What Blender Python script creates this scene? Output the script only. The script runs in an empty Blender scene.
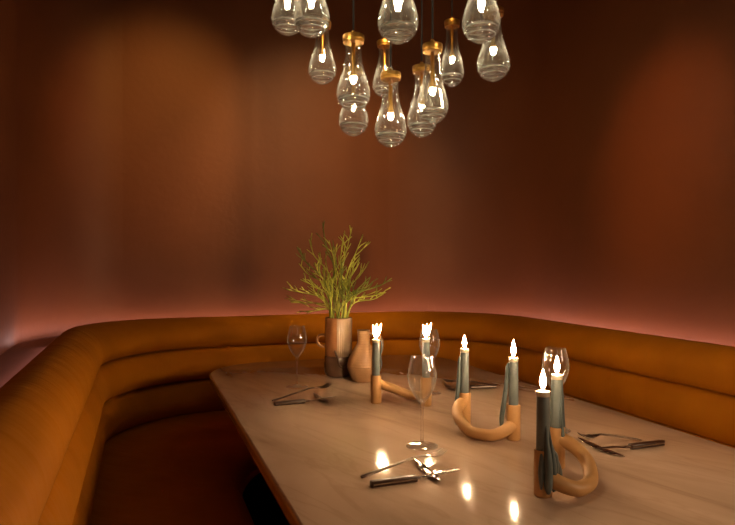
import bpy, bmesh, math, random
from mathutils import Vector, Matrix
random.seed(7)
PI = math.pi
sc = bpy.context.scene
C = sc.collection

# ------------------------------------------------------------------ camera
F, CX, CY, CAMZ, YAW = 620.0, 367.5, 262.0, 1.18, math.radians(20)
TZ = 0.75                                            # table top height
cs, sn = math.cos(YAW), math.sin(YAW)
def world(X, Y, z):                                  # X right of the lens axis, Y along it
    return Vector((cs*X + sn*Y, -sn*X + cs*Y, z))
def at(px, py, z=TZ):                                # point of a horizontal plane seen at a pixel of the photo
    Y = (CAMZ - z)*F/(py - CY)
    return world((px - CX)/F*Y, Y, z)
def deep(px, py, Y):                                 # point at a known distance
    return world((px - CX)/F*Y, Y, CAMZ + (CY - py)/F*Y)

cam_d = bpy.data.cameras.new('camera'); cam = bpy.data.objects.new('camera', cam_d); C.objects.link(cam)
cam_d.sensor_width = 36; cam_d.lens = F/735*36; cam_d.clip_start = 0.02
cam.location = (0, 0, CAMZ); cam.rotation_euler = (PI/2, 0, -YAW)
sc.camera = cam

# ------------------------------------------------------------------ materials
def mat(name):
    m = bpy.data.materials.new(name); m.use_nodes = True
    nt = m.node_tree; nt.nodes.clear()
    out = nt.nodes.new('ShaderNodeOutputMaterial')
    return m, nt, out
def N(nt, typ, **kw):
    n = nt.nodes.new(typ)
    for k, v in kw.items():
        if k in n.inputs.keys(): n.inputs[k].default_value = v
        else: setattr(n, k, v)
    return n
def ramp(nt, fac, stops):
    r = nt.nodes.new('ShaderNodeValToRGB')
    e = r.color_ramp.elements
    while len(e) < len(stops): e.new(0.5)
    for el, (p, c) in zip(e, stops): el.position = p; el.color = (*c, 1)
    nt.links.new(fac, r.inputs['Fac']); return r
def noise_mat(name, stops, scale=5, rough=0.5, metal=0.0, bump=0.0, bscale=None, stretch=(1,1,1), detail=4, sheen=0, sss=0, spec=0.5, coat=0, distort=0.0, rot=(0,0,0)):
    m, nt, out = mat(name)
    p = N(nt, 'ShaderNodeBsdfPrincipled', Roughness=rough, Metallic=metal)
    p.inputs['Specular IOR Level'].default_value = spec
    tc = N(nt, 'ShaderNodeTexCoord'); mp = N(nt, 'ShaderNodeMapping'); mp.inputs['Scale'].default_value = stretch
    mp.inputs['Rotation'].default_value = rot
    nt.links.new(tc.outputs['Object'], mp.inputs['Vector'])
    n = N(nt, 'ShaderNodeTexNoise', Scale=scale, Detail=detail, Distortion=distort)
    nt.links.new(mp.outputs['Vector'], n.inputs['Vector'])
    r = ramp(nt, n.outputs['Fac'], stops)
    nt.links.new(r.outputs['Color'], p.inputs['Base Color'])
    if bump:
        n2 = N(nt, 'ShaderNodeTexNoise', Scale=bscale or scale*8, Detail=3)
        nt.links.new(mp.outputs['Vector'], n2.inputs['Vector'])
        b = N(nt, 'ShaderNodeBump', Strength=bump, Distance=0.01)
        nt.links.new(n2.outputs['Fac'], b.inputs['Height']); nt.links.new(b.outputs['Normal'], p.inputs['Normal'])
    if sheen:
        p.inputs['Sheen Weight'].default_value = sheen; p.inputs['Sheen Roughness'].default_value = 0.4
        p.inputs['Sheen Tint'].default_value = (1, .75, .35, 1)
    if sss:
        p.inputs['Subsurface Weight'].default_value = sss; p.inputs['Subsurface Radius'].default_value = (.01, .008, .006)
    if coat:
        p.inputs['Coat Weight'].default_value = coat; p.inputs['Coat Roughness'].default_value = 0.1
    nt.links.new(p.outputs['BSDF'], out.inputs['Surface'])
    return m
def emit_mat(name, col, strength):
    m, nt, out = mat(name)
    e = N(nt, 'ShaderNodeEmission', Strength=strength); e.inputs['Color'].default_value = (*col, 1)
    nt.links.new(e.outputs['Emission'], out.inputs['Surface'])
    return m
def glass_mat(name, refr, tint=(1,1,1), rough=0.0, edge=.6, haze=0, rim=6.0):
    # clear glass: mostly lets light straight through, mirrors more towards its edges, bends a share of the light
    m, nt, out = mat(name)
    tr = N(nt, 'ShaderNodeBsdfTransparent'); tr.inputs['Color'].default_value = (*tint, 1)
    gl = N(nt, 'ShaderNodeBsdfGlossy', Roughness=0.03)
    lw = N(nt, 'ShaderNodeLayerWeight', Blend=.5)
    m1 = nt.nodes.new('ShaderNodeMixShader')
    pw = N(nt, 'ShaderNodeMath'); pw.operation = 'POWER'; pw.inputs[1].default_value = 2.6
    nt.links.new(lw.outputs['Facing'], pw.inputs[0])
    fr = N(nt, 'ShaderNodeMapRange'); fr.inputs[3].default_value = .04; fr.inputs[4].default_value = edge
    nt.links.new(pw.outputs[0], fr.inputs[0])
    nt.links.new(fr.outputs[0], m1.inputs[0]); nt.links.new(tr.outputs[0], m1.inputs[1]); nt.links.new(gl.outputs[0], m1.inputs[2])
    last = m1
    if haze:                                         # pale haze mixed in to imitate the glow of lit glass
        df = N(nt, 'ShaderNodeBsdfDiffuse'); df.inputs['Color'].default_value = (.9, .9, .86, 1)
        tl = N(nt, 'ShaderNodeBsdfTranslucent'); tl.inputs['Color'].default_value = (.9, .9, .86, 1)
        tc = N(nt, 'ShaderNodeTexCoord'); nz = N(nt, 'ShaderNodeTexNoise', Scale=45, Detail=3)
        nt.links.new(tc.outputs['Object'], nz.inputs['Vector'])
        mr = N(nt, 'ShaderNodeMapRange'); mr.inputs[1].default_value = .4; mr.inputs[2].default_value = .75; mr.inputs[3].default_value = haze*.5; mr.inputs[4].default_value = haze*2.2
        nt.links.new(nz.outputs['Fac'], mr.inputs[0])
        m4 = nt.nodes.new('ShaderNodeMixShader'); nt.links.new(df.outputs[0], m4.inputs[1]); nt.links.new(tl.outputs[0], m4.inputs[2])
        m3 = nt.nodes.new('ShaderNodeMixShader')
        th = N(nt, 'ShaderNodeMath'); th.operation = 'MULTIPLY_ADD'; th.inputs[1].default_value = rim; th.inputs[2].default_value = 1.0   # haze grows towards the edges, standing in for their lit outlines
        nt.links.new(pw.outputs[0], th.inputs[0])
        hm = N(nt, 'ShaderNodeMath'); hm.operation = 'MULTIPLY'; hm.use_clamp = True
        nt.links.new(th.outputs[0], hm.inputs[0]); nt.links.new(mr.outputs[0], hm.inputs[1]); nt.links.new(hm.outputs[0], m3.inputs[0])
        nt.links.new(last.outputs[0], m3.inputs[1]); nt.links.new(m4.outputs[0], m3.inputs[2]); last = m3
    if refr:
        g = N(nt, 'ShaderNodeBsdfGlass', Roughness=rough, IOR=1.45); g.inputs['Color'].default_value = (*tint, 1)
        m2 = nt.nodes.new('ShaderNodeMixShader'); m2.inputs[0].default_value = refr
        nt.links.new(last.outputs[0], m2.inputs[1]); nt.links.new(g.outputs[0], m2.inputs[2]); last = m2
    nt.links.new(last.outputs[0], out.inputs['Surface'])
    return m

M = {}
M['wall'] = noise_mat('brown_plaster', [(.25, (.105, .0300, .0060)), (.75, (.145, .0425, .0088))], scale=1.6, rough=.55, bump=.12, bscale=30, detail=8, spec=.35)
M['ledge'] = noise_mat('painted_ledge', [(.3, (.20, .085, .06)), (.7, (.24, .10, .07))], scale=4, rough=.6)
M['floor'] = noise_mat('dark_floor', [(.3, (.02, .012, .008)), (.7, (.035, .02, .012))], scale=4, rough=.6)
M['ceiling'] = noise_mat('dark_ceiling', [(.3, (.06, .03, .018)), (.7, (.075, .036, .02))], scale=3, rough=.8)
M['black'] = noise_mat('black_steel', [(.3, (.008, .007, .006)), (.7, (.014, .012, .01))], scale=20, rough=.5)
M['brass'] = noise_mat('brushed_brass', [(.3, (.62, .34, .08)), (.7, (.74, .43, .11))], scale=60, rough=.4, metal=1)
M['cord'] = noise_mat('black_cord', [(.3, (.006, .005, .005)), (.7, (.012, .01, .009))], scale=80, rough=.7)
M['steel'] = noise_mat('steel', [(.3, (.30, .26, .23)), (.7, (.42, .37, .33))], scale=60, rough=.2, metal=1)
M['darksteel'] = noise_mat('dark_steel', [(.3, (.14, .10, .075)), (.7, (.22, .16, .12))], scale=60, rough=.28, metal=1)
M['resin'] = noise_mat('dark_wood_handle', [(.3, (.022, .009, .005)), (.7, (.06, .026, .013))], scale=30, rough=.3, stretch=(1, 8, 8))
M['clay'] = noise_mat('buff_ceramic', [(.3, (.48, .265, .10)), (.7, (.56, .32, .125))], scale=9, rough=.5, bump=.05)
M['candle'] = noise_mat('slate_green_wax', [(.3, (.115, .145, .15)), (.7, (.155, .19, .19))], scale=30, rough=.45, sss=.15)
M['drip'] = noise_mat('slate_green_wax_drip', [(.3, (.07, .10, .105)), (.7, (.12, .155, .16))], scale=40, rough=.4, sss=.1)
M['wax'] = noise_mat('molten_glow_wax', [(.3, (.55, .50, .40)), (.7, (.65, .6, .48))], scale=40, rough=.2, sss=.3)  # pale tone stands in for flame glow through the candle top
M['wick'] = noise_mat('burnt_wick', [(.3, (.01, .008, .006)), (.7, (.02, .014, .01))], scale=80, rough=.9)
M['terracotta'] = noise_mat('terracotta_slip', [(.3, (.34, .15, .055)), (.7, (.42, .19, .072))], scale=14, rough=.35, bump=.05)
M['ribglaze'] = noise_mat('ribbed_beige_glaze', [(.3, (.30, .20, .13)), (.7, (.42, .30, .20))], scale=22, rough=.25, stretch=(1,1,.2))
M['bronze'] = noise_mat('bronze_glaze', [(.3, (.075, .042, .026)), (.7, (.14, .078, .045))], scale=12, rough=.14, coat=.5)
M['jug'] = noise_mat('tan_stoneware', [(.3, (.21, .115, .05)), (.7, (.28, .155, .068))], scale=16, rough=.55, bump=.08)
M['plant'] = noise_mat('green_stem', [(.3, (.24, .29, .03)), (.7, (.45, .50, .07))], scale=18, rough=.5)
M['plantdark'] = noise_mat('dark_green_stem', [(.3, (.10, .14, .02)), (.7, (.2, .25, .035))], scale=18, rough=.5)
M['glass'] = glass_mat('clear_wine_glass', .04, (.985, .98, .975), edge=.8, haze=.004, rim=45)
M['shade'] = glass_mat('clear_blown_glass', .08, (.985, .985, .97), edge=.6, haze=.0075, rim=22)
M['solidglass'] = glass_mat('solid_clear_glass', .6, (.985, .985, .97), edge=.8, haze=.02)
M['glint'] = glass_mat('glint_glass', 0, (.985, .985, .97), edge=.6, haze=.7, rim=1)
M['stemglass'] = glass_mat('stem_glass', .4, (.985, .98, .975), edge=.8, haze=.02, rim=8)
M['bulb'] = emit_mat('warm_bulb', (1, .78, .48), 215)
def flame_mat():
    # brightest where the flame is thickest, fading to a thin orange edge
    m, nt, out = mat('candle_flame')
    lw = N(nt, 'ShaderNodeLayerWeight', Blend=.5)
    mr = N(nt, 'ShaderNodeMapRange'); mr.inputs[3].default_value = 1080; mr.inputs[4].default_value = 4; mr.inputs[2].default_value = .9
    sq = N(nt, 'ShaderNodeMath'); sq.operation = 'POWER'; sq.inputs[1].default_value = .45
    nt.links.new(lw.outputs['Facing'], sq.inputs[0]); nt.links.new(sq.outputs[0], mr.inputs[0])
    e = N(nt, 'ShaderNodeEmission'); e.inputs['Color'].default_value = (1, .64, .34, 1)
    nt.links.new(mr.outputs[0], e.inputs['Strength']); nt.links.new(e.outputs[0], out.inputs['Surface'])
    return m
M['flame'] = flame_mat()

def marble():
    m, nt, out = mat('beige_marble')
    p = N(nt, 'ShaderNodeBsdfPrincipled', Roughness=.09); p.inputs['Specular IOR Level'].default_value = .5
    tc = N(nt, 'ShaderNodeTexCoord'); mp = N(nt, 'ShaderNodeMapping')
    mp0 = N(nt, 'ShaderNodeMapping'); mp0.inputs['Rotation'].default_value = (0, 0, math.radians(72)); mp.inputs['Scale'].default_value = (.8, 3.6, 1)
    nt.links.new(tc.outputs['Object'], mp0.inputs['Vector']); nt.links.new(mp0.outputs[0], mp.inputs['Vector'])
    n1 = N(nt, 'ShaderNodeTexNoise', Scale=1.7, Detail=7, Distortion=.9); nt.links.new(mp.outputs[0], n1.inputs['Vector'])
    r1 = ramp(nt, n1.outputs['Fac'], [(.30, (.38, .265, .185)), (.48, (.52, .375, .275)), (.62, (.57, .415, .31)), (.8, (.45, .32, .225))])
    n2 = N(nt, 'ShaderNodeTexNoise', Scale=3.0, Detail=5, Distortion=.6); nt.links.new(mp.outputs[0], n2.inputs['Vector'])
    r2 = ramp(nt, n2.outputs['Fac'], [(.47, (1, 1, 1)), (.50, (.80, .76, .72)), (.53, (1, 1, 1))])
    mx = nt.nodes.new('ShaderNodeMix'); mx.data_type = 'RGBA'; mx.blend_type = 'MULTIPLY'; mx.inputs[0].default_value = .45
    nt.links.new(r1.outputs[0], mx.inputs[6]); nt.links.new(r2.outputs[0], mx.inputs[7])
    nt.links.new(mx.outputs[2], p.inputs['Base Color'])
    nt.links.new(p.outputs[0], out.inputs['Surface'])
    return m
M['marble'] = marble()
def velvet():
    m, nt, out = mat('ochre_velvet')
    p = N(nt, 'ShaderNodeBsdfPrincipled', Roughness=.75); p.inputs['Specular IOR Level'].default_value = .15
    p.inputs['Sheen Weight'].default_value = .03; p.inputs['Sheen Roughness'].default_value = .35; p.inputs['Sheen Tint'].default_value = (1, .6, .2, 1)
    tc = N(nt, 'ShaderNodeTexCoord')
    n = N(nt, 'ShaderNodeTexNoise', Scale=5, Detail=4); nt.links.new(tc.outputs['Object'], n.inputs['Vector'])
    r = ramp(nt, n.outputs['Fac'], [(.3, (.40, .135, .0025)), (.7, (.50, .172, .0035))])
    nt.links.new(r.outputs[0], p.inputs['Base Color'])
    uv = N(nt, 'ShaderNodeUVMap'); mp = N(nt, 'ShaderNodeMapping'); mp.inputs['Scale'].default_value = (1, 1, 1)
    nt.links.new(uv.outputs[0], mp.inputs['Vector'])
    w = N(nt, 'ShaderNodeTexWave', Scale=70, Distortion=1.0); nt.links.new(mp.outputs[0], w.inputs['Vector'])
    mp2 = N(nt, 'ShaderNodeMapping'); mp2.inputs['Scale'].default_value = (9, 1.6, 1); nt.links.new(uv.outputs[0], mp2.inputs['Vector'])
    n2 = N(nt, 'ShaderNodeTexNoise', Scale=1.2, Detail=3); nt.links.new(mp2.outputs[0], n2.inputs['Vector'])
    b1 = N(nt, 'ShaderNodeBump', Strength=.10, Distance=.004); nt.links.new(w.outputs['Fac'], b1.inputs['Height'])
    b2 = N(nt, 'ShaderNodeBump', Strength=.35, Distance=.02); nt.links.new(n2.outputs['Fac'], b2.inputs['Height'])
    nt.links.new(b1.outputs[0], b2.inputs['Normal']); nt.links.new(b2.outputs[0], p.inputs['Normal'])
    nt.links.new(p.outputs[0], out.inputs['Surface'])
    return m
M['velvet'] = velvet()

# ------------------------------------------------------------------ object helpers
def obj(name, bm, m, parent=None, smooth=True, loc=None):
    me = bpy.data.meshes.new(name)
    bmesh.ops.recalc_face_normals(bm, faces=bm.faces)
    bm.to_mesh(me); bm.free()
    if smooth:
        for p in me.polygons: p.use_smooth = True
    me.materials.append(m)
    o = bpy.data.objects.new(name, me); C.objects.link(o)
    if parent: o.parent = parent
    if loc is not None: o.location = loc
    return o
def sharp(o, angle=40):
    me = o.data; bm = bmesh.new(); bm.from_mesh(me)
    for e in bm.edges:
        if len(e.link_faces) == 2 and e.calc_face_angle(0) > math.radians(angle): e.smooth = False
    bm.to_mesh(me); bm.free(); return o
def tag(o, label, cat, group=None):
    o['label'] = label; o['category'] = cat
    if group: o['group'] = group
    return o
def thing(name, label, cat, loc=(0,0,0), rotz=0, group=None):
    o = bpy.data.objects.new(name, None); C.objects.link(o)
    o.location = loc; o.rotation_euler = (0, 0, rotz); o.empty_display_size = .05
    return tag(o, label, cat, group)
def struct(name, bm, m):
    o = obj(name, bm, m); o['kind'] = 'structure'; return o
def grid(bm, rows, close_u=False, close_v=False, caps=False, uvs=None):
    vs = [[bm.verts.new(p) for p in r] for r in rows]
    nu, nv = len(rows), len(rows[0])
    uvl = bm.loops.layers.uv.verify() if uvs else None
    for i in range(nu if close_u else nu-1):
        for j in range(nv if close_v else nv-1):
            i2, j2 = (i+1) % nu, (j+1) % nv
            f = bm.faces.new((vs[i][j], vs[i2][j], vs[i2][j2], vs[i][j2]))
            if uvl:
                for lp, (a, b) in zip(f.loops, ((i, j), (i+1, j), (i+1, j+1), (i, j+1))):
                    lp[uvl].uv = uvs(a, b)
    if caps:
        bm.faces.new(vs[0]); bm.faces.new(list(reversed(vs[-1])))
    return vs
def lathe(bm, prof, seg=32, o=(0,0,0), rfun=None):
    o = Vector(o); prev = None
    for (r, z) in prof:
        if r < 1e-6: cur = [bm.verts.new(o + Vector((0, 0, z)))]
        else:
            cur = []
            for k in range(seg):
                a = 2*PI*k/seg; rr = rfun(r, z, a) if rfun else r
                cur.append(bm.verts.new(o + Vector((rr*math.cos(a), rr*math.sin(a), z))))
        if prev:
            if len(prev) == 1 and len(cur) > 1:
                for k in range(seg): bm.faces.new((prev[0], cur[k], cur[(k+1) % seg]))
            elif len(cur) == 1 and len(prev) > 1:
                for k in range(seg): bm.faces.new((prev[k], cur[0], prev[(k+1) % seg]))
            elif len(cur) > 1:
                for k in range(seg): bm.faces.new((prev[k], cur[k], cur[(k+1) % seg], prev[(k+1) % seg]))
        prev = cur
    return bm
def spline(pts, n):                                  # Catmull-Rom through points (tuples of any length)
    out = []; P = [pts[0]] + list(pts) + [pts[-1]]
    L = len(pts) - 1
    for i in range(n+1):
        u = i/n*L; k = min(int(u), L-1); t = u - k
        a, b, c, d = P[k], P[k+1], P[k+2], P[k+3]
        out.append(tuple(.5*((2*b[j]) + (-a[j]+c[j])*t + (2*a[j]-5*b[j]+4*c[j]-d[j])*t*t + (-a[j]+3*b[j]-3*c[j]+d[j])*t**3) for j in range(len(b))))
    return out
def tube(bm, pts, rad, seg=10, flat=1.0, up=None):
    pts = [Vector(p[:3]) for p in pts]; n = len(pts)
    rows = []; ref = Vector(up) if up else None
    last = None
    for i, p in enumerate(pts):
        d = (pts[min(i+1, n-1)] - pts[max(i-1, 0)]).normalized()
        if ref: a = d.cross(ref)
        else:
            a = last - d*last.dot(d) if last else d.orthogonal()
        a.normalize(); last = a; b = d.cross(a)
        r = rad[i] if isinstance(rad, (list, tuple)) else rad
        rows.append([p + a*math.cos(2*PI*k/seg)*r + b*math.sin(2*PI*k/seg)*r*flat for k in range(seg)])
    grid(bm, rows, close_v=True, caps=True)
    return bm
def box(bm, x0, x1, y0, y1, z0, z1, bev=0, seg=2):
    vs = [bm.verts.new((x, y, z)) for x in (x0, x1) for y in (y0, y1) for z in (z0, z1)]
    fs = [bm.faces.new([vs[i] for i in q]) for q in ((0,1,3,2), (4,6,7,5), (0,4,5,1), (2,3,7,6), (0,2,6,4), (1,5,7,3))]
    if bev:
        es = set(e for f in fs for e in f.edges)
        bmesh.ops.bevel(bm, geom=list(es), offset=bev, segments=seg, affect='EDGES', profile=.5)
    return bm

# ------------------------------------------------------------------ the booth path: left run, rounded corner, back run, rounded corner, right run
SL, SR, TB, RL, RR, T0 = -0.29, 1.83, 3.21, 0.33, 0.56, -0.35
def path(d, part=None):
    """points of the line lying d inside the crest of the backrest, with a running length"""
    sl, sr, tb = SL + d, SR - d, TB - d
    rl = min(RL + max(d, 0)*1.3, .56) + max(-d, 0)*.4; rr = RR - d*.5 if d < 0 else max(RR - d*.35, .42)
    P = []
    nl, nb, na = 26, 26, 16
    if part in (None, 'left'):
        for i in range(nl): P.append((sl, T0 + (tb - rl - T0)*i/nl))
        for i in range(na+1 if part else na):
            a = PI - PI/2*i/na; P.append((sl + rl + rl*math.cos(a), tb - rl + rl*math.sin(a)))
    if part in (None, 'back'):
        for i in range(nb+1 if part else nb): P.append((sl + rl + (sr - rr - sl - rl)*i/nb, tb))
    if part in (None, 'right'):
        for i in range(na):
            a = PI/2 - PI/2*i/na; P.append((sr - rr + rr*math.cos(a), tb - rr + rr*math.sin(a)))
        for i in range(nl+1): P.append((sr, tb - rr - (tb - rr - T0)*i/nl))
    return P
def sweep(prof, closed=True, part=None):
    bm = bmesh.new()
    cols = [path(d, part) for d, z in prof]
    n = len(cols[0])
    run = [0]
    for i in range(1, n): run.append(run[-1] + (Vector(cols[0][i]) - Vector(cols[0][i-1])).length)
    ln = [0]
    for j in range(1, len(prof)+1):
        a, b = prof[j-1], prof[j % len(prof)]; ln.append(ln[-1] + math.hypot(a[0]-b[0], a[1]-b[1]))
    rows = [[(*cols[j][i], prof[j][1]) for j in range(len(prof))] for i in range(n)]
    grid(bm, rows, close_v=closed, caps=closed, uvs=lambda i, j: (run[i], ln[j]))
    return bm

# ------------------------------------------------------------------ setting
CEIL = 3.1
WD = -0.22
for side in ('left', 'back', 'right'):
    b = sweep([(WD, -.02), (WD, .8), (WD, 1.2), (WD, 2.0), (WD, CEIL+.02), (WD-.1, CEIL+.02), (WD-.1, -.02)], part=side)
    o = struct('wall_' + side, b, M['wall']); sharp(o)
b = bmesh.new(); box(b, -1.2, 2.8, T0-1.2, 4.0, -.1, 0); struct('floor', b, M['floor'])
b = bmesh.new(); box(b, -1.2, 2.8, T0-1.2, 4.0, CEIL, CEIL+.1); struct('ceiling', b, M['ceiling'])
o = struct('trim_1', sweep([(WD-.01, .825), (-.085, .825), (-.085, .785), (WD-.01, .785)]), M['ledge']); sharp(o)

# ------------------------------------------------------------------ banquette
bq = thing('banquette', 'U-shaped ochre velvet banquette with horizontal channels around the marble table', 'banquette', (0, 0, 0))
obj('backrest_channel', sweep(spline([(.110, .768), (.138, .780), (.152, .82), (.140, .866), (.098, .898), (.05, .910), (.005, .901), (-.032, .876), (-.05, .84), (-.05, .775), (.0, .765)], 30)), M['velvet'], bq)
for z0, z1 in ((.612, .770), (.452, .615)):
    h = z1 - z0
    obj('backrest_channel', sweep(spline([(.02, z0+.004), (.105, z0+.002), (.138, z0+.012), (.158, z0+h*.28), (.165, z0+h*.5), (.158, z0+h*.72), (.138, z1-.012), (.105, z1-.002), (.02, z1-.004)], 30)), M['velvet'], bq)
obj('seat_cushion', sweep(spline([(.10, .458), (.2, .464), (.35, .468), (.50, .464), (.57, .452), (.597, .42), (.59, .38), (.56, .365), (.10, .365)], 32)), M['velvet'], bq)
o = obj('plinth', sweep([(-.06, 0), (.53, 0), (.53, .366), (.10, .366), (.10, .455), (.03, .455), (.03, .76), (-.06, .76)]), M['black'], bq); sharp(o)

# ------------------------------------------------------------------ table
S0, S1, TF, TN = .243, 1.296, 2.68, .12
tb = thing('dining_table', 'long beige marble dining table with rounded corners on black pedestals', 'table', ((S0+S1)/2, (TF+TN)/2, 0))
def outline(inset, r=.25, n=14):
    hx, hy = (S1-S0)/2 - inset, (TF-TN)/2 - inset; r -= inset
    P = []
    for sx, sy, a0 in ((1, 1, 0), (-1, 1, PI/2), (-1, -1, PI), (1, -1, 3*PI/2)):
        for i in range(n+1):
            a = a0 + PI/2*i/n
            P.append((sx*(hx - r) + r*math.cos(a), sy*(hy - r) + r*math.sin(a)))
    return P
b = bmesh.new()
rows = [[(*p, z) for p in outline(i)] for i, z in ((.03, TZ-.034), (.006, TZ-.034), (.001, TZ-.03), (0, TZ-.024), (0, TZ-.008), (.001, TZ-.004), (.004, TZ-.001), (.008, TZ))]
grid(b, rows, close_v=True, caps=True)
sharp(obj('tabletop', b, M['marble'], tb), 50)
for y in (.62, -.62):
    b = bmesh.new(); box(b, -.26, .26, y-.07, y+.07, .03, TZ-.0335, .01); obj('pedestal', b, M['black'], tb, False)
    b = bmesh.new(); box(b, -.34, .34, y-.22, y+.22, .001, .03, .006); obj('base_plate', b, M['black'], tb, False)

# ------------------------------------------------------------------ pendants
def pendant(px, ytop, ybot, w, Y, label):
    top, bot = deep(px, ytop, Y), deep(px, ybot, Y)
    R, H = w*Y/F/2, top.z - bot.z
    t = thing('pendant_lamp', label, 'pendant lamp', bot, 0, 'teardrop glass pendants over the table')
    op = [(.50, 1.0), (.47, .93), (.465, .86), (.50, .76), (.60, .63), (.76, .50), (.92, .38), (1.0, .28), (.985, .205), (.89, .135), (.70, .075), (.44, .032), (.20, .008), (0, 0)]
    op = spline(op, 44)
    ip = [(.46, 1.0), (.43, .93), (.425, .86), (.46, .76), (.55, .63), (.70, .50), (.85, .395), (.925, .31), (.90, .25), (.76, .21), (.5, .185), (.25, .175), (0, .172)]
    ip = spline(ip, 40)
    b = bmesh.new()
    lathe(b, [(max(r, 0)*R if k < len(op)-1 else 0, z*H) for k, (r, z) in enumerate(op)] , 40)
    g = obj('glass_shade', b, M['shade'], t)
    b = bmesh.new()
    lathe(b, [(max(r, 0)*R if k < len(ip)-1 else 0, z*H) for k, (r, z) in enumerate(ip)], 40)
    bmesh.ops.recalc_face_normals(b, faces=b.faces)
    me_in = obj('glass_lining', b, M['shade'], g)
    me_in.data.flip_normals()
    bp = [(0, .012), (.18, .016), (.40, .040), (.64, .080), (.82, .136), (.905, .185), (.90, .205), (.80, .188), (.6, .160), (.3, .140), (0, .135)]
    b = bmesh.new(); lathe(b, [(max(r, 0)*R if 0 < k < 40 else 0, z*H) for k, (r, z) in enumerate(spline(bp, 40))], 40)
    obj('glass_base', b, M['solidglass'], t)
    for rr, zz, mr_ in ((.89, .178, .0019), (.72, .108, .0015)):      # pale rings imitating arcs of light at the lips of the heavy base
        b = bmesh.new()
        rows = [[(rr*R*math.cos(2*PI*i/40) + mr_*math.cos(2*PI*k/8)*math.cos(2*PI*i/40), rr*R*math.sin(2*PI*i/40) + mr_*math.cos(2*PI*k/8)*math.sin(2*PI*i/40), zz*H + mr_*math.sin(2*PI*k/8)) for k in range(8)] for i in range(40)]
        grid(b, rows, close_u=True, close_v=True); obj('glint_ring', b, M['glint'], g)
    cr = .6*R
    b = bmesh.new(); lathe(b, [(0, H-.002), (cr*1.02, H-.002), (cr*1.02, H+.006), (cr*1.07, H+.007), (cr*1.07, H+.021), (cr*1.03, H+.023), (.007, H+.024), (.006, H+.038), (0, H+.038)], 36)
    sharp(obj('brass_cap', b, M['brass'], t), 35)
    b = bmesh.new(); lathe(b, [(0, H), (.0065, H), (.0065, H*.62), (.0075, H*.60), (.0105, H*.54), (.0105, H*.49), (.008, H*.48), (0, H*.48)], 16)
    st = obj('stem', b, M['brass'], t)
    b = bmesh.new(); lathe(b, [(0, H*.48), (.005, H*.477), (.0075, H*.46), (.0085, H*.44), (.0075, H*.42), (.0045, H*.406), (0, H*.402)], 14)
    obj('bulb', b, M['bulb'], t)
    b = bmesh.new(); tube(b, [(0, 0, H+.045), (0, 0, CEIL - bot.z - .0)], .0036, 8); obj('cord', b, M['cord'], t)
pend = [
 (287.5, -32, 35, 32, 2.20, 'clear teardrop pendant at the far left end of the cluster, cut by the picture edge'),
 (311.5, -39, 37, 36.5, 1.94, 'large clear teardrop pendant, second from left, overlapping the leftmost one'),
 (322.3, 27, 84, 28, 2.57, 'small clear teardrop pendant hanging just below the two at the left end'),
 (353.4, 42, 111, 34, 2.09, 'clear teardrop pendant fully in view above the vase plant, round brass cap on top'),
 (353.5, 74, 136, 29.5, 2.42, 'clear teardrop pendant mostly hidden behind and below the one above the plant'),
 (398, -42, 43.5, 40.5, 1.745, 'largest and nearest teardrop pendant, top centre, only its round glass bottom in view'),
 (384.5, 46, 97, 24, 2.75, 'slim small teardrop pendant at the back with brass stem below the large central one'),
 (390.7, 79, 147, 32, 2.18, 'lowest hanging clear teardrop pendant of the whole cluster'),
 (421.8, 72, 137, 29.5, 2.34, 'teardrop pendant half hidden behind the larger one right of the lowest pendant'),
 (432.5, 51, 124, 31.5, 2.06, 'clear teardrop pendant with bright brass cap overlapping a lower one to its left'),
 (452, 26, 87, 24, 2.62, 'small far teardrop pendant with long brass stem, between the tall pair and the right end'),
 (481.3, -39, 43, 38, 1.88, 'big near teardrop pendant at the right end, its cap above the picture'),
 (493.4, 15, 81, 32.5, 2.23, 'rightmost teardrop pendant, hanging behind and below the big one at the right end'),
]
for a in pend: pendant(*a)

# ------------------------------------------------------------------ candle holders and candles
def holder(p1, p2, side, label):
    """two cups joined by an arm that leaves high on the first cup, swings out and lands low on the second"""
    a, c = at(*p1), at(*p2)
    mid = (a + c)/2; ax = (c - a); L = ax.length; ax.normalize()
    perp = Vector((-ax.y, ax.x, 0))*side
    t = thing('candle_holder', label, 'candle holder', mid, 0, 'double ceramic candle holders')
    H, r = .086, .0165
    for s in (-1, 1):
        b = bmesh.new(); lathe(b, [(0, 0), (r-.002, 0), (r, .003), (r, H-.003), (r-.0015, H), (r-.0032, H-.001), (r-.0035, H-.03), (0, H-.03)], 32)
        sharp(obj('cup', b, M['clay'], t, loc=ax*(s*L/2)), 60)
    pts = []; R = L/2
    n = 34
    for i in range(n+1):
        u = i/n; th = PI*u
        x = -math.cos(th)*R + .013*math.sin(th); y = math.sin(th)**.8*(R*.88)
        z = .0152 + (.063-.0152)*max(0, 1-u*2.0)**.95 + .022*max(0, (u-.72)/.28)**1.5
        p = ax*x + perp*y; pts.append((p.x, p.y, z))
    rad = [.0148 - .0012*math.sin(PI*i/n) for i in range(n+1)]
    b = bmesh.new(); tube(b, pts, rad, 18)
    obj('arm', b, M['clay'], t)
    return a, c, t
hA = holder((376, 402.5), (426, 405), 1, 'buff double candle holder beside the round jug vase, arm curving away behind')
hB = holder((464.5, 424), (513.5, 439), -1, 'buff double candle holder at middle of table, arm looping forward in a wide U')
hC = holder((557, 467), (543, 495), 1, 'nearest buff double candle holder, one cup coated in dark wax, loop to the right')

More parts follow.
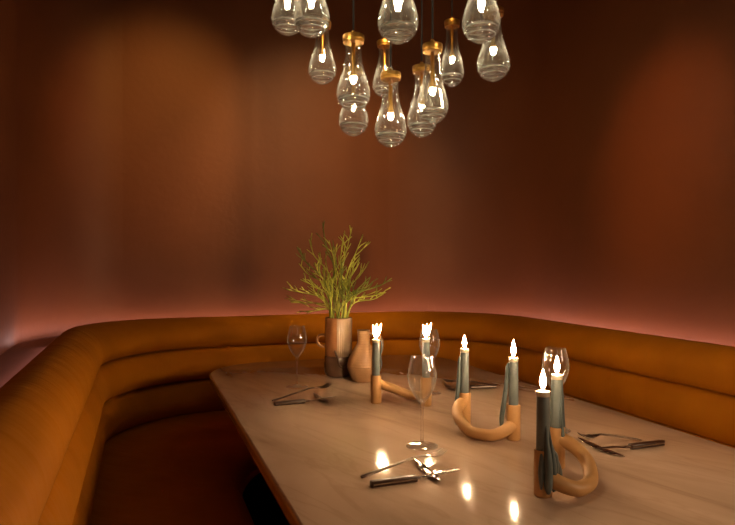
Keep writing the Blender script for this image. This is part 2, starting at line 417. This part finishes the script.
def flame_bm(h, r, lobes=1, z0=0.0):
    b = bmesh.new()
    prof = [(0, 0), (.42, .05), (.75, .16), (.95, .28), (1.0, .38), (.88, .52), (.62, .68), (.34, .83), (.13, .94), (0, 1)]
    if lobes == 1:
        lathe(b, [(q*r, z0 + z*h) for q, z in prof], 14)
    else:
        for k in range(lobes):
            lean = (-.30, .10, .52)[k]; hh = h*(.90, .97, 1.0)[k]
            ps = len(b.verts)
            lathe(b, [(q*r*.72, z*hh) for q, z in prof], 12)
            b.verts.ensure_lookup_table()
            for v in list(b.verts)[ps:]:
                d = lean*v.co.z*.72
                v.co = Vector((v.co.x + d*cs, v.co.y - d*sn, v.co.z + z0))
    return b
def candle(base, ytop_px, label, lobes=1, drips=(), r=.0118, fh=.036, wax_on=None):
    """base = foot of its cup; ytop_px = where the photo shows the candle's top"""
    Xc = cs*base.x - sn*base.y; Yc = sn*base.x + cs*base.y
    ztop = CAMZ + (CY - ytop_px)/F*Yc
    z0 = TZ + .0575; h = ztop - z0
    t = thing('candle', label, 'candle', (base.x, base.y, z0), 0, 'lit slate green candles')
    b = bmesh.new(); lathe(b, [(0, 0), (r, 0), (r*1.0, h*.3), (r*.97, h*.7), (r*.95, h-.009), (r*.93, h-.0085), (0, h-.0085)], 24)
    obj('candle_body', b, M['candle'], t)
    b = bmesh.new(); lathe(b, [(0, h-.0085), (r*.96, h-.0085), (r*1.0, h-.003), (r*.98, h+.0005), (r*.85, h+.001), (r*.6, h-.0015), (0, h-.0022)], 24)
    obj('molten_glow_rim', b, M['wax'], t)
    for k in range(2 if lobes > 1 else 1):
        dx = (-.003, .004)[k] if lobes > 1 else 0
        b = bmesh.new(); tube(b, [(dx*cs, -dx*sn, h-.004), (dx*cs, -dx*sn, h+.004), (dx*cs+.001, -dx*sn, h+.009)], .0009, 6)
        obj('wick', b, M['wick'], t)
    fl = flame_bm(fh, .0062 if lobes == 1 else .0082, lobes, h+.004)
    obj('flame', fl, M['flame'], t)
    for (ang, path_, rads) in drips:
        # ang measured from the right-hand side seen by the lens, anticlockwise from above
        d = world(math.cos(ang), math.sin(ang), 0)
        pts = spline([(d.x*q, d.y*q, z*h if abs(z) <= 1 else z) for q, z in path_], 20)
        rr = [x[0] for x in spline([(q,) for q in rads], 20)]
        b = bmesh.new(); tube(b, pts, rr, 9); w = obj('wax_drip', b, M['drip'], wax_on or t)
        if wax_on: w.location = (base.x - wax_on.location.x, base.y - wax_on.location.y, z0 - TZ)   # wax set hard on the cup
LFT, FRT, RGT = PI, -PI/2, 0
candle(hA[0], 339, 'lit grey candle in front of the jug vase, pale wax drip on right, fan-shaped flame', 3,
       [(RGT+.2, [(.011, 1), (.0165, .93), (.0175, .8), (.0145, .62), (.0165, .45), (.013, .3)], [.0012, .0022, .0026, .002, .0024, .001])], fh=.045)
candle(hA[1], 338.5, 'lit grey candle seen through the near wine glass, fan-shaped flame', 3, [], fh=.045)
candle(hB[0], 348.5, 'lit grey candle in left cup of the middle holder, long wax curtain beside it', 1,
       [(LFT+.15, [(.0105, .9), (.0135, .8), (.015, .6), (.0175, .3), (.0215, -.02), (.0235, -.25), (.022, -.42)], [.0012, .0042, .0048, .006, .0062, .005, .0015])], fh=.033)
candle(hB[1], 357.5, 'lit grey candle in right cup of the middle holder, taller flame', 1,
       [(LFT-.1, [(.0115, .92), (.0145, .85), (.0165, .6), (.0205, .35), (.0255, .1), (.0285, -.1), (.0285, -.24)], [.0012, .0042, .005, .006, .0065, .0055, .0015])], fh=.041)
candle(hC[1], 391, 'nearest lit candle, dark wax run all over its cup', 1,
       [(FRT+.25, [(.0105, .55), (.0125, .35), (.0165, .15), (.0185, 0), (.0185, -.25), (.0185, -.36)], [.002, .005, .0075, .0085, .008, .003]),
        (FRT-.45, [(.011, .25), (.0165, .1), (.0185, -.1), (.0185, -.3)], [.001, .004, .0055, .002]),
        (FRT+1.0, [(.0110, .5), (.0165, .2), (.019, 0), (.0195, -.25), (.0195, -.35)], [.001, .004, .0065, .006, .002]),
        (RGT-.1, [(.0110, .42), (.017, .2), (.022, .12), (.024, -.05), (.0225, -.25), (.022, -.36)], [.001, .004, .0055, .005, .0045, .0015]),
        (RGT+.25, [(.020, .1), (.027, .03), (.033, -.08), (.036, -.2), (.0365, -.32)], [.003, .005, .005, .0042, .0012])], r=.0125, fh=.038, wax_on=hC[2])
candle(hC[0], 374.5, 'lit candle behind the nearest one, wax lumps at the foot, empty glass behind it', 1,
       [(RGT+.1, [(.0105, .95), (.0125, .7), (.0135, .4), (.0150, .14), (.0175, .08), (.0185, .05)], [.001, .002, .003, .004, .005, .002]),
        (FRT+.5, [(.0105, .9), (.012, .6), (.0135, .3), (.0160, .10), (.0170, .055)], [.001, .0022, .003, .0045, .002]),
        (LFT-.3, [(.0105, .95), (.0118, .6), (.0125, .3), (.0140, .07)], [.001, .002, .003, .001])], fh=.037)

# ------------------------------------------------------------------ wine glasses
def wine_glass(base, label, s=1.0):
    t = thing('wine_glass', label, 'wine glass', base, 0, 'empty stemmed wine glasses')
    b = bmesh.new(); lathe(b, [(0, .0004), (.036, .0004), (.0375, .001), (.0372, .002), (.03, .0026), (.016, .004), (.007, .007), (.0042, .012), (0, .012)], 40)
    obj('foot', b, M['glass'], t)
    b = bmesh.new(); lathe(b, [(0, .010), (.0042, .012), (.0034, .022), (.0032, .06), (.0036, .09), (.005, .100), (.007, .1045), (0, .106)], 16)
    obj('stem', b, M['stemglass'], t)
    out = spline([(.002, .1035), (.009, .106), (.0185, .118), (.028, .136), (.0338, .157), (.0328, .177), (.0285, .198), (.0255, .2105)], 30)
    inn = spline([(.0245, .2105), (.0275, .198), (.0318, .177), (.0326, .157), (.027, .138), (.0175, .121), (.008, .110), (.0, .1085)], 28)
    b = bmesh.new(); lathe(b, [(0, .1033)] + out + [(max(r, 0), z) for r, z in inn[:-1]] + [(0, .1085)], 40)
    obj('bowl', b, M['glass'], t)
wine_glass(at(422, 446), 'empty wine glass nearest the front cutlery, in front of a lit candle')
wine_glass(at(297, 386.5), 'empty wine glass left of the cactus vase, behind crossed cutlery')
wine_glass(at(429.5, 393), 'empty wine glass almost hidden behind the right candle of the farthest holder')
wine_glass(at(555.5, 430), 'empty wine glass hidden behind the two candles of the nearest holder')

# ------------------------------------------------------------------ cutlery
CUT = 'cutlery sets laid on the table'
def strip_bm(sections, seg=10):
    """a bar along +x; sections = (x, z, half width, half thickness)"""
    b = bmesh.new()
    rows = [[(x, w*math.cos(2*PI*k/seg), z + h*math.sin(2*PI*k/seg)) for k in range(seg)] for x, z, w, h in sections]
    grid(b, rows, close_v=True, caps=True); return b
def place(name, label, cat, p, q, z=0):
    """base at p, pointing to q"""
    a, c = at(*p), at(*q); v = c - a
    t = thing(name, label, cat, (a.x, a.y, TZ + z), math.atan2(v.y, v.x), CUT)
    return t, v.length
def knife(p, q, hfrac, label, m='steel'):
    t, L = place('table_knife', label, 'knife', p, q)
    hl = L*hfrac
    b = bmesh.new(); box(b, 0, hl, -.0075, .0075, .0005, .0125, .0028); obj('handle', b, M['resin'], t)
    b = bmesh.new(); box(b, .004, hl-.002, -.0078, -.0072, .0052, .0078); box(b, .004, hl-.002, .0072, .0078, .0052, .0078); obj('tang', b, M['steel'], t, False)
    S = [(hl-.002, .0065, .004, .003), (hl+.012, .0065, .0032, .0026), (hl+.02, .0068, .006, .0012), (hl+(L-hl)*.45, .010, .0085, .0010), (hl+(L-hl)*.75, .0115, .0075, .0009), (hl+(L-hl)*.93, .012, .0038, .0008), (L, .012, .0006, .0005)]
    obj('blade', strip_bm(spline(S, 24)), M[m], t)
def fork(p, q, label, m='steel', lift=.016):
    t, L = place('table_fork', label, 'fork', p, q)
    z = lambda u: .003 + lift*min(1, u/.62)
    S = [(0, z(0), .0045, .002), (.01, z(.05), .0062, .0026), (.25*L, z(.25), .0052, .0025), (.5*L, z(.5), .0036, .0024), (.64*L, z(.64), .003, .0022), (.70*L, z(.7)-.001, .006, .0016), (.76*L, z(.76)-.003, .0112, .0013), (.80*L, z(.8)-.003, .0118, .0012)]
    b = strip_bm(spline(S, 26)); obj('handle', b, M[m], t)
    b = bmesh.new()
    for k in range(4):
        y = -.0096 + k*.0064
        tube(b, spline([(.79*L, y, z(.8)-.003), (.86*L, y, z(.8)-.0045), (.94*L, y*.98, z(.8)-.002), (L, y*.95, z(.8)+.004)], 8), [.0021]*5 + [.0018, .0015, .0012, .0006], 6)
    obj('tines', b, M[m], t)
def rest(p, q, label, m='steel'):
    t, L = place('cutlery_rest', label, 'cutlery rest', p, q)
    S = [(0, .006, .0008, .0006), (.10*L, .0055, .005, .001), (.30*L, .0035, .010, .0014), (.5*L, .0022, .0115, .0016), (.7*L, .0035, .010, .0014), (.9*L, .0055, .005, .001), (L, .006, .0008, .0006)]
    obj('leaf_bar', strip_bm(spline(S, 24)), M[m], t)
fork((361.5, 478), (445, 458.5), 'steel fork nearest the lens, propped on a rest before the near wine glass', 'darksteel')
knife((370.5, 487), (460, 474.5), .5, 'dark-handled table knife nearest the lens, in front of the front fork')
rest((414.5, 461), (441, 483.5), 'leaf-shaped steel rest under the front fork and knife')
fork((272.5, 401), (330, 389.5), 'thin fork of the left-hand setting, below the glass by the cactus vase', 'darksteel')
knife((274, 405.3), (337, 399.8), .48, 'dark-handled knife of the left-hand setting, near the table\'s left edge', 'darksteel')
rest((313.5, 394), (328.5, 404), 'small steel rest under the left-hand fork and knife', 'darksteel')
fork((641, 440.5), (579, 442.5), 'thin fork of the right-hand setting, behind the knife by the velvet bench', 'darksteel')
knife((663, 444.5), (595, 453.5), .5, 'dark-handled knife lying far right, beyond the nearest candle holder', 'darksteel')
rest((578, 439.5), (625, 459), 'pointed steel rest right of the nearest candle holder', 'steel')
fork((490, 384.8), (443, 385), 'fork of the far setting, partly behind a candle of the middle holder', 'darksteel')
knife((496, 387.3), (446, 389.2), .52, 'dark-handled knife of the far setting, between the middle candles', 'darksteel')
rest((444, 384), (457, 392), 'small steel rest of the far setting, left of the middle candles', 'darksteel')

# ------------------------------------------------------------------ vases and plant
vp = at(338.5, 374.5)
vb = thing('vase', 'tall cylindrical ribbed ceramic vase with ring handle and dark glazed foot, holding the cactus', 'vase', vp)
rotv = -YAW
VH, VR = .221, .0505
def vr(r, z, a):
    # ribs on the right half seen by the lens, plain slip on the left
    aa = (a - rotv) % (2*PI)                 # 0 = right, 3pi/2 = towards the lens
    rib = 1 if (aa > 4.62 or aa < 1.2) else 0
    return r + (.0013*abs(math.sin(aa*20)) if rib else 0)
b = bmesh.new()
lathe(b, [(0, .075), (VR, .075), (VR, .10), (VR, .15), (VR, VH-.004), (VR-.0015, VH), (VR-.004, VH-.001), (VR-.005, VH-.02), (VR-.005, .10), (0, .10)], 160, rfun=lambda r, z, a: vr(r, z, a) if r == VR else r)
body = obj('body', b, M['terracotta'], vb)
body.data.materials.append(M['ribglaze'])
for f in body.data.polygons:
    c = f.center; aa = (math.atan2(c.y, c.x) - rotv) % (2*PI)
    if math.hypot(c.x, c.y) > VR-.003 and (aa > 4.62 or aa < 1.2): f.material_index = 1
b = bmesh.new(); lathe(b, [(0, 0), (VR-.004, 0), (VR+.001, .004), (VR+.0045, .02), (VR+.005, .05), (VR+.003, .07), (VR-.001, .078), (0, .078)], 64); obj('glazed_foot', b, M['bronze'], vb)
hd = [world(-.048 - x, 0, 0) + Vector((0, 0, z)) for x, z in [(0, .152), (.016, .153), (.029, .146), (.033, .131), (.027, .117), (.013, .110), (0, .111)]]
b = bmesh.new(); tube(b, spline([tuple(p) for p in hd], 24), .0055, 12); obj('handle', b, M['terracotta'], vb)
pts = []
for i in range(25):
    u = i/24; a = rotv - 1.75 + u*1.15
    z = .082 - .045*math.sin(PI*min(1, u*1.05))**.8 + .02*(1-u)*(1 if u < .2 else 0)
    r = VR + .0065
    pts.append((r*math.cos(a), r*math.sin(a), z))
b = bmesh.new(); tube(b, pts, .0042, 10); obj('glaze_swag', b, M['bronze'], vb)

jp = at(363.5, 380)
jg = thing('jug', 'squat tan stoneware jug with narrow neck behind the leftmost candle', 'jug', jp)
prof = spline([(.041, .0), (.050, .018), (.0585, .045), (.0585, .065), (.050, .092), (.036, .115), (.0255, .132), (.0225, .150), (.0225, .172), (.0235, .184)], 60)
prof = [(r + .0007*math.sin(z*700), z) for r, z in prof]
b = bmesh.new(); lathe(b, [(0, 0)] + prof + [(.0205, .185), (.019, .178), (.019, .15), (0, .14)], 48); obj('body', b, M['jug'], jg)
hd = [world(x, 0, 0) + Vector((0, 0, z)) for x, z in [(.020, .168), (.040, .172), (.060, .160), (.068, .135), (.064, .105), (.052, .082)]]
b = bmesh.new(); tube(b, spline([tuple(p) for p in hd], 22), .0055, 12); obj('handle', b, M['jug'], jg)

YV = sn*vp.x + cs*vp.y
pl = thing('pencil_cactus', 'bushy green pencil cactus cuttings standing in the ribbed vase', 'plant', (vp.x, vp.y, TZ + .105))
tips = [(322.5, 222, 0), (352, 227, .02), (362, 237, -.04), (309, 239, .05), (300, 248, -.03), (299, 263, .06), (290, 287, -.02), (295, 301, .05),
        (390, 279, .02), (386, 292, -.05), (367, 265, .05), (344, 240, -.06), (333, 246, .04), (378, 297, .04), (315, 262, -.07), (329, 240, -.03),
        (341, 262, -.08), (325, 268, .08), (355, 262, .07), (303, 278, -.06), (371, 283, -.08), (348, 283, .09), (316, 292, .07), (306, 312, .02), (360, 290, -.09), (335, 275, -.1)]
def twig(b, p, d, L, r, depth):
    e = p + d*L; m = p + d*L*.5 + Vector((random.uniform(-1, 1), random.uniform(-1, 1), random.uniform(-.3, 1)))*L*.06
    tube(b, [tuple(p), tuple(m), tuple(e)], [r, r*.95, r*.75], 6)
    if depth > 0:
        for k in range(random.choice((1, 2, 2))):
            ax = Vector((random.uniform(-1, 1), random.uniform(-1, 1), random.uniform(-.2, .8)))
            nd = (d*1.0 + ax*.75).normalized()
            twig(b, e, nd, L*random.uniform(.6, .9), r*.85, depth-1)
for i, (px, py, dd) in enumerate(tips):
    tip = deep(px, py, YV + dd) - Vector((vp.x, vp.y, TZ + .105))
    a0 = 2*PI*i*.381; rb = .030*math.sqrt((i+.5)/len(tips))
    foot = Vector((rb*math.cos(a0), rb*math.sin(a0), .002))
    neck = Vector((tip.x*.10 + foot.x, tip.y*.10 + foot.y, .125))
    hz = tip.z - neck.z
    m1 = neck.lerp(tip, .40) + Vector((-.16*(tip.x-neck.x), -.16*(tip.y-neck.y), .05*max(hz, .05) + .018))
    m2 = neck.lerp(tip, .75) + Vector((random.uniform(-.008, .008), random.uniform(-.008, .008), .008))
    cen = spline([tuple(foot), tuple(neck), tuple(m1), tuple(m2), tuple(tip)], 22)
    b = bmesh.new()
    r0 = .0029
    tube(b, cen, [r0*(1 - .45*k/22) for k in range(23)], 7)
    for k in (8, 10, 12, 14, 16, 18, 20):
        if random.random() < .95:
            p = Vector(cen[k]); d = (Vector(cen[k+1]) - Vector(cen[k-1])).normalized()
            ax = Vector((random.uniform(-1, 1), random.uniform(-1, 1), random.uniform(-.1, .7)))
            twig(b, p, (d + ax*.95).normalized(), random.uniform(.026, .05), 0.0021, 1 if k < 18 else 0)
    obj('stem', b, M['plant'] if i % 4 else M['plantdark'], pl)

# ------------------------------------------------------------------ lights
def area(name, loc, sx, sy, rot, power, col):
    l = bpy.data.lights.new(name, 'AREA'); l.shape = 'RECTANGLE'; l.size = sx; l.size_y = sy; l.energy = power; l.color = col
    o = bpy.data.objects.new(name, l); C.objects.link(o); o.location = loc; o.rotation_euler = rot; return o
LED = (1, .58, .52)
def led_run(p, q, wpm, tilt, z):
    # strip in the slot behind the backrest, facing the wall and tilted upwards
    p, q = Vector((*p, 0)), Vector((*q, 0)); d = q - p; L = d.length; d.normalize()
    nrm = Vector((-d.y, d.x, 0))                         # towards the wall for a run going left > back > right
    face = (nrm*tilt + Vector((0, 0, 1))).normalized()
    rot = Matrix((d, (-face).cross(d), -face)).transposed()
    l = area('led_strip_light', (p + q)/2 + Vector((0, 0, z)), L, .012, (0, 0, 0), wpm*L, LED)
    l.rotation_euler = rot.to_euler()
pth, pth2 = path(-.066), path(-.165)
for i0, i1 in ((4, 15), (15, 26), (26, 31), (31, 36), (36, 42), (42, 55), (55, 68), (68, 74), (74, 79), (79, 84), (84, 97), (97, 110)):
    i1 = min(i1, len(pth)-1)
    if i0 < 26: led_run(pth[i0], pth[i1], 0.5, 1.1, .840)
    else: led_run(pth2[i0], pth2[i1], 1.3, .3, .834)
def spot(name, loc, target, power, ang, col, blend=1.0, rad=.06):
    l = bpy.data.lights.new(name, 'SPOT'); l.energy = power; l.spot_size = math.radians(ang); l.spot_blend = blend; l.color = col; l.shadow_soft_size = rad
    o = bpy.data.objects.new(name, l); C.objects.link(o); o.location = loc
    o.rotation_euler = (Vector(target) - Vector(loc)).to_track_quat('-Z', 'Y').to_euler(); return o
spot('unseen_wall_spot', (.45, 1.5, 3.0), (.10, 3.43, 1.90), 108, 33, (1, .44, .09))
spot('unseen_wall_spot', (.55, 1.6, 3.0), (2.05, 2.0, 1.64), 92, 26, (1, .40, .10))

spot('unseen_wall_spot', (.85, 1.75, 3.0), (.98, 3.43, 1.55), 135, 49, (1, .60, .24))  # unseen spot added to brighten the middle of the back wall
def lamp(loc, target, size, power, col):
    o = area('unseen_lamp', loc, size, size, (Vector(target) - Vector(loc)).to_track_quat('-Z', 'Y').to_euler(), power, col); return o
lamp((1.66, .05, 1.32), (.35, 1.9, .7), .35, 6, (1, .66, .38))  # unseen lamp added to brighten the left bench
lamp((.2, -1.3, 2.1), (.7, 2.2, .8), .6, 2, (1, .68, .42))
w = bpy.data.worlds.new('world'); sc.world = w; w.use_nodes = True
bg = w.node_tree.nodes['Background']; bg.inputs[0].default_value = (1, .6, .35, 1); bg.inputs[1].default_value = .012

sc.view_settings.view_transform = 'Standard'; sc.view_settings.look = 'None'; sc.view_settings.gamma = 1
sc.view_settings.exposure = 0.38; sc.view_settings.use_curve_mapping = False
cy = sc.cycles
cy.transparent_max_bounces = 40; cy.max_bounces = 12; cy.transmission_bounces = 12
cy.sample_clamp_indirect = 4.0; cy.caustics_refractive = False; cy.caustics_reflective = False
cy.use_denoising = True
